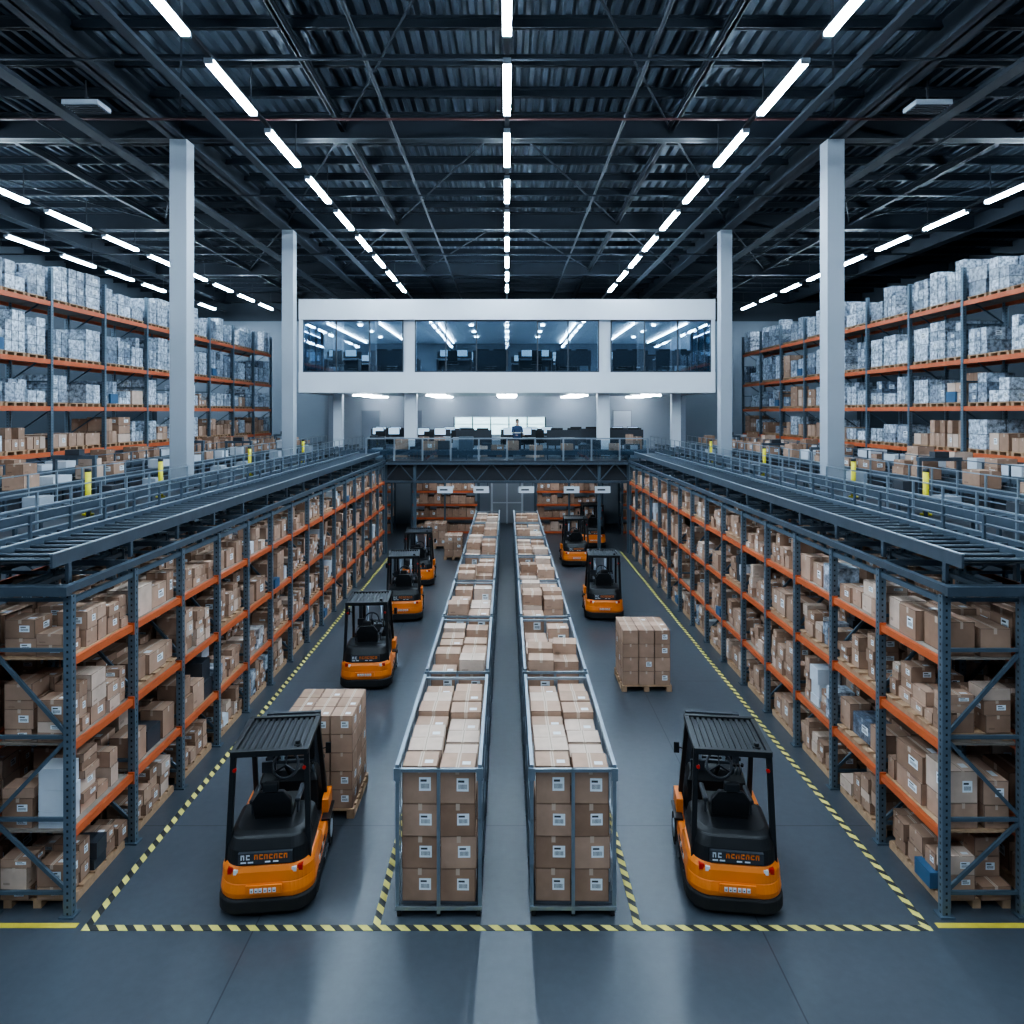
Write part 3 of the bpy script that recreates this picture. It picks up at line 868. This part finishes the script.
for x,y in ((-3.4,31.8),(-1.5,31.6),(.5,31.8),(2.6,31.6),(5.4,32.2),(-5.6,32.4),(-2.4,34),(1.6,34.0),(3.7,34.2),(5.9,34.8),(-5.9,34.8)):
    o=add(WS,'packing_workstation',None,(x,y,MZ-.02)); o.rotation_euler[2]=math.pi+U(-.1,.1) if R()<.6 else U(-.1,.1)
m=MB()
for i in range(34):
    x=U(-6.0,5.4); y=U(29.0,29.9)
    w=U(.25,.6); h=U(.3,.95)
    if -.5<x+w/2<1.4: h*=.4
    m.box(x,x+w,y,y+.35,MZ-.018,MZ+h,random.choice(['cardboard','dark_grey','conveyor_steel','desk_top','cardboard','conveyor_steel','deck_metal']),R(),0)
m.obj('packing_equipment')
# ---------------------------------------------------------------- person on the upper deck
def person(x,y,z,rz,k):
    sk=[((0,0,.92),.13),((0,0,1.10),.14),((0,0,1.30),.15),((0,0,1.42),.06),((0,0,1.50),.055),
        ((-.10,0,.86),.09),((-.11,.05*k,.48),.065),((-.11,-.02,.08),.045),((-.11,.12,.03),.04),
        ((.10,0,.86),.09),((.11,-.05*k,.48),.065),((.11,-.06,.08),.045),((.11,.08,.03),.04),
        ((-.20,0,1.34),.06),((-.25,.03,1.08),.045),((-.20,.22,.98),.035),((-.17,.30,.98),.03),
        ((.20,0,1.34),.06),((.26,.02,1.08),.045),((.22,.20,.95),.035),((.19,.28,.96),.03)]
    ed=[(0,1),(1,2),(2,3),(3,4),(0,5),(5,6),(6,7),(7,8),(0,9),(9,10),(10,11),(11,12),(2,13),(13,14),(14,15),(15,16),(2,17),(17,18),(18,19),(19,20)]
    me=bpy.data.meshes.new('worker_body'); me.from_pydata([p for p,_ in sk],ed,[]); me.materials.append(MATS['work_clothes'])
    e=empty('warehouse_worker',(x,y,z),rz); e.scale=(.93,.93,.93)
    o=add(me,'body',e)
    o.modifiers.new('skin','SKIN')
    for i,(p,r) in enumerate(sk): me.skin_vertices[0].data[i].radius=(r,r)
    me.skin_vertices[0].data[0].use_root=True
    ss=o.modifiers.new('sub','SUBSURF'); ss.levels=1; ss.render_levels=2
    h=MB(); rings=[]
    for i in range(9):
        t=math.pi*i/8; rr=.095*math.sin(t)+.004; zz=1.60-.125*math.cos(t)
        rings.append([(rr*.82*math.cos(a),rr*math.sin(a)+(.01 if i<4 else 0),zz) for a in [2*math.pi*j/14 for j in range(14)]])
    h.loft(rings,'skin',True)
    h.loft([[(-.015,.085,1.58),(.015,.085,1.58),(.012,.09,1.63),(-.012,.09,1.63)],[(-.008,.115,1.58),(.008,.115,1.58),(.004,.098,1.63),(-.004,.098,1.63)]],'skin')
    h.box(-.025,.025,.082,.094,1.545,1.553,'red_light')
    for s in (-1,1):
        h.cyl((s*.033,.082,1.62),(s*.033,.092,1.62),.012,'black_plastic',8); h.cyl((s*.075,0,1.60),(s*.088,0,1.60),.025,'skin',8)
        hx,hy,hz=(-.165 if s<0 else .185),.31,.975
        h.box(hx-.035,hx+.035,hy,hy+.08,hz-.014,hz+.014,'skin')
        for f in range(4):
            fx=hx-.027+f*.018; fl=(.06,.07,.065,.05)[f]
            h.cyl((fx,hy+.08,hz),(fx,hy+.08+fl*.6,hz-.012),.008,'skin',6); h.cyl((fx,hy+.08+fl*.6,hz-.012),(fx,hy+.08+fl,hz-.035),.007,'skin',6)
        h.cyl((hx-s*.035,hy+.02,hz),(hx-s*.065,hy+.07,hz-.01),.009,'skin',6)
    h.obj('head_and_hands',e)
    rings=[]
    for i in range(6):
        t=math.pi/2*i/5; rr=.104*math.cos(t)+.003; zz=1.63+.108*math.sin(t)
        rings.append([(rr*.86*math.cos(a),rr*math.sin(a)-.012,zz) for a in [2*math.pi*j/14 for j in range(14)]])
    hh=MB(); hh.loft(rings,'hair',True); hh.obj('hair',e)
person(.45,30.5,MZ-.02,math.radians(200),1)
# ---------------------------------------------------------------- world & camera
w=bpy.data.worlds.new('World'); scene.world=w; w.use_nodes=True
w.node_tree.nodes['Background'].inputs[0].default_value=(.3,.45,.7,1); w.node_tree.nodes['Background'].inputs[1].default_value=.2
try:
    scene.view_settings.view_transform='AgX'; scene.view_settings.look='AgX - Medium High Contrast'
except Exception as ex: print(ex)
cam=bpy.data.cameras.new('camera'); co=bpy.data.objects.new('camera',cam); scene.collection.objects.link(co)
co.location=(0,0,H); co.rotation_euler=(math.radians(90),0,0)
cam.sensor_width=36; cam.lens=700/1024*36; cam.shift_x=5/1024; cam.shift_y=-100/1024; cam.clip_end=200
scene.camera=co
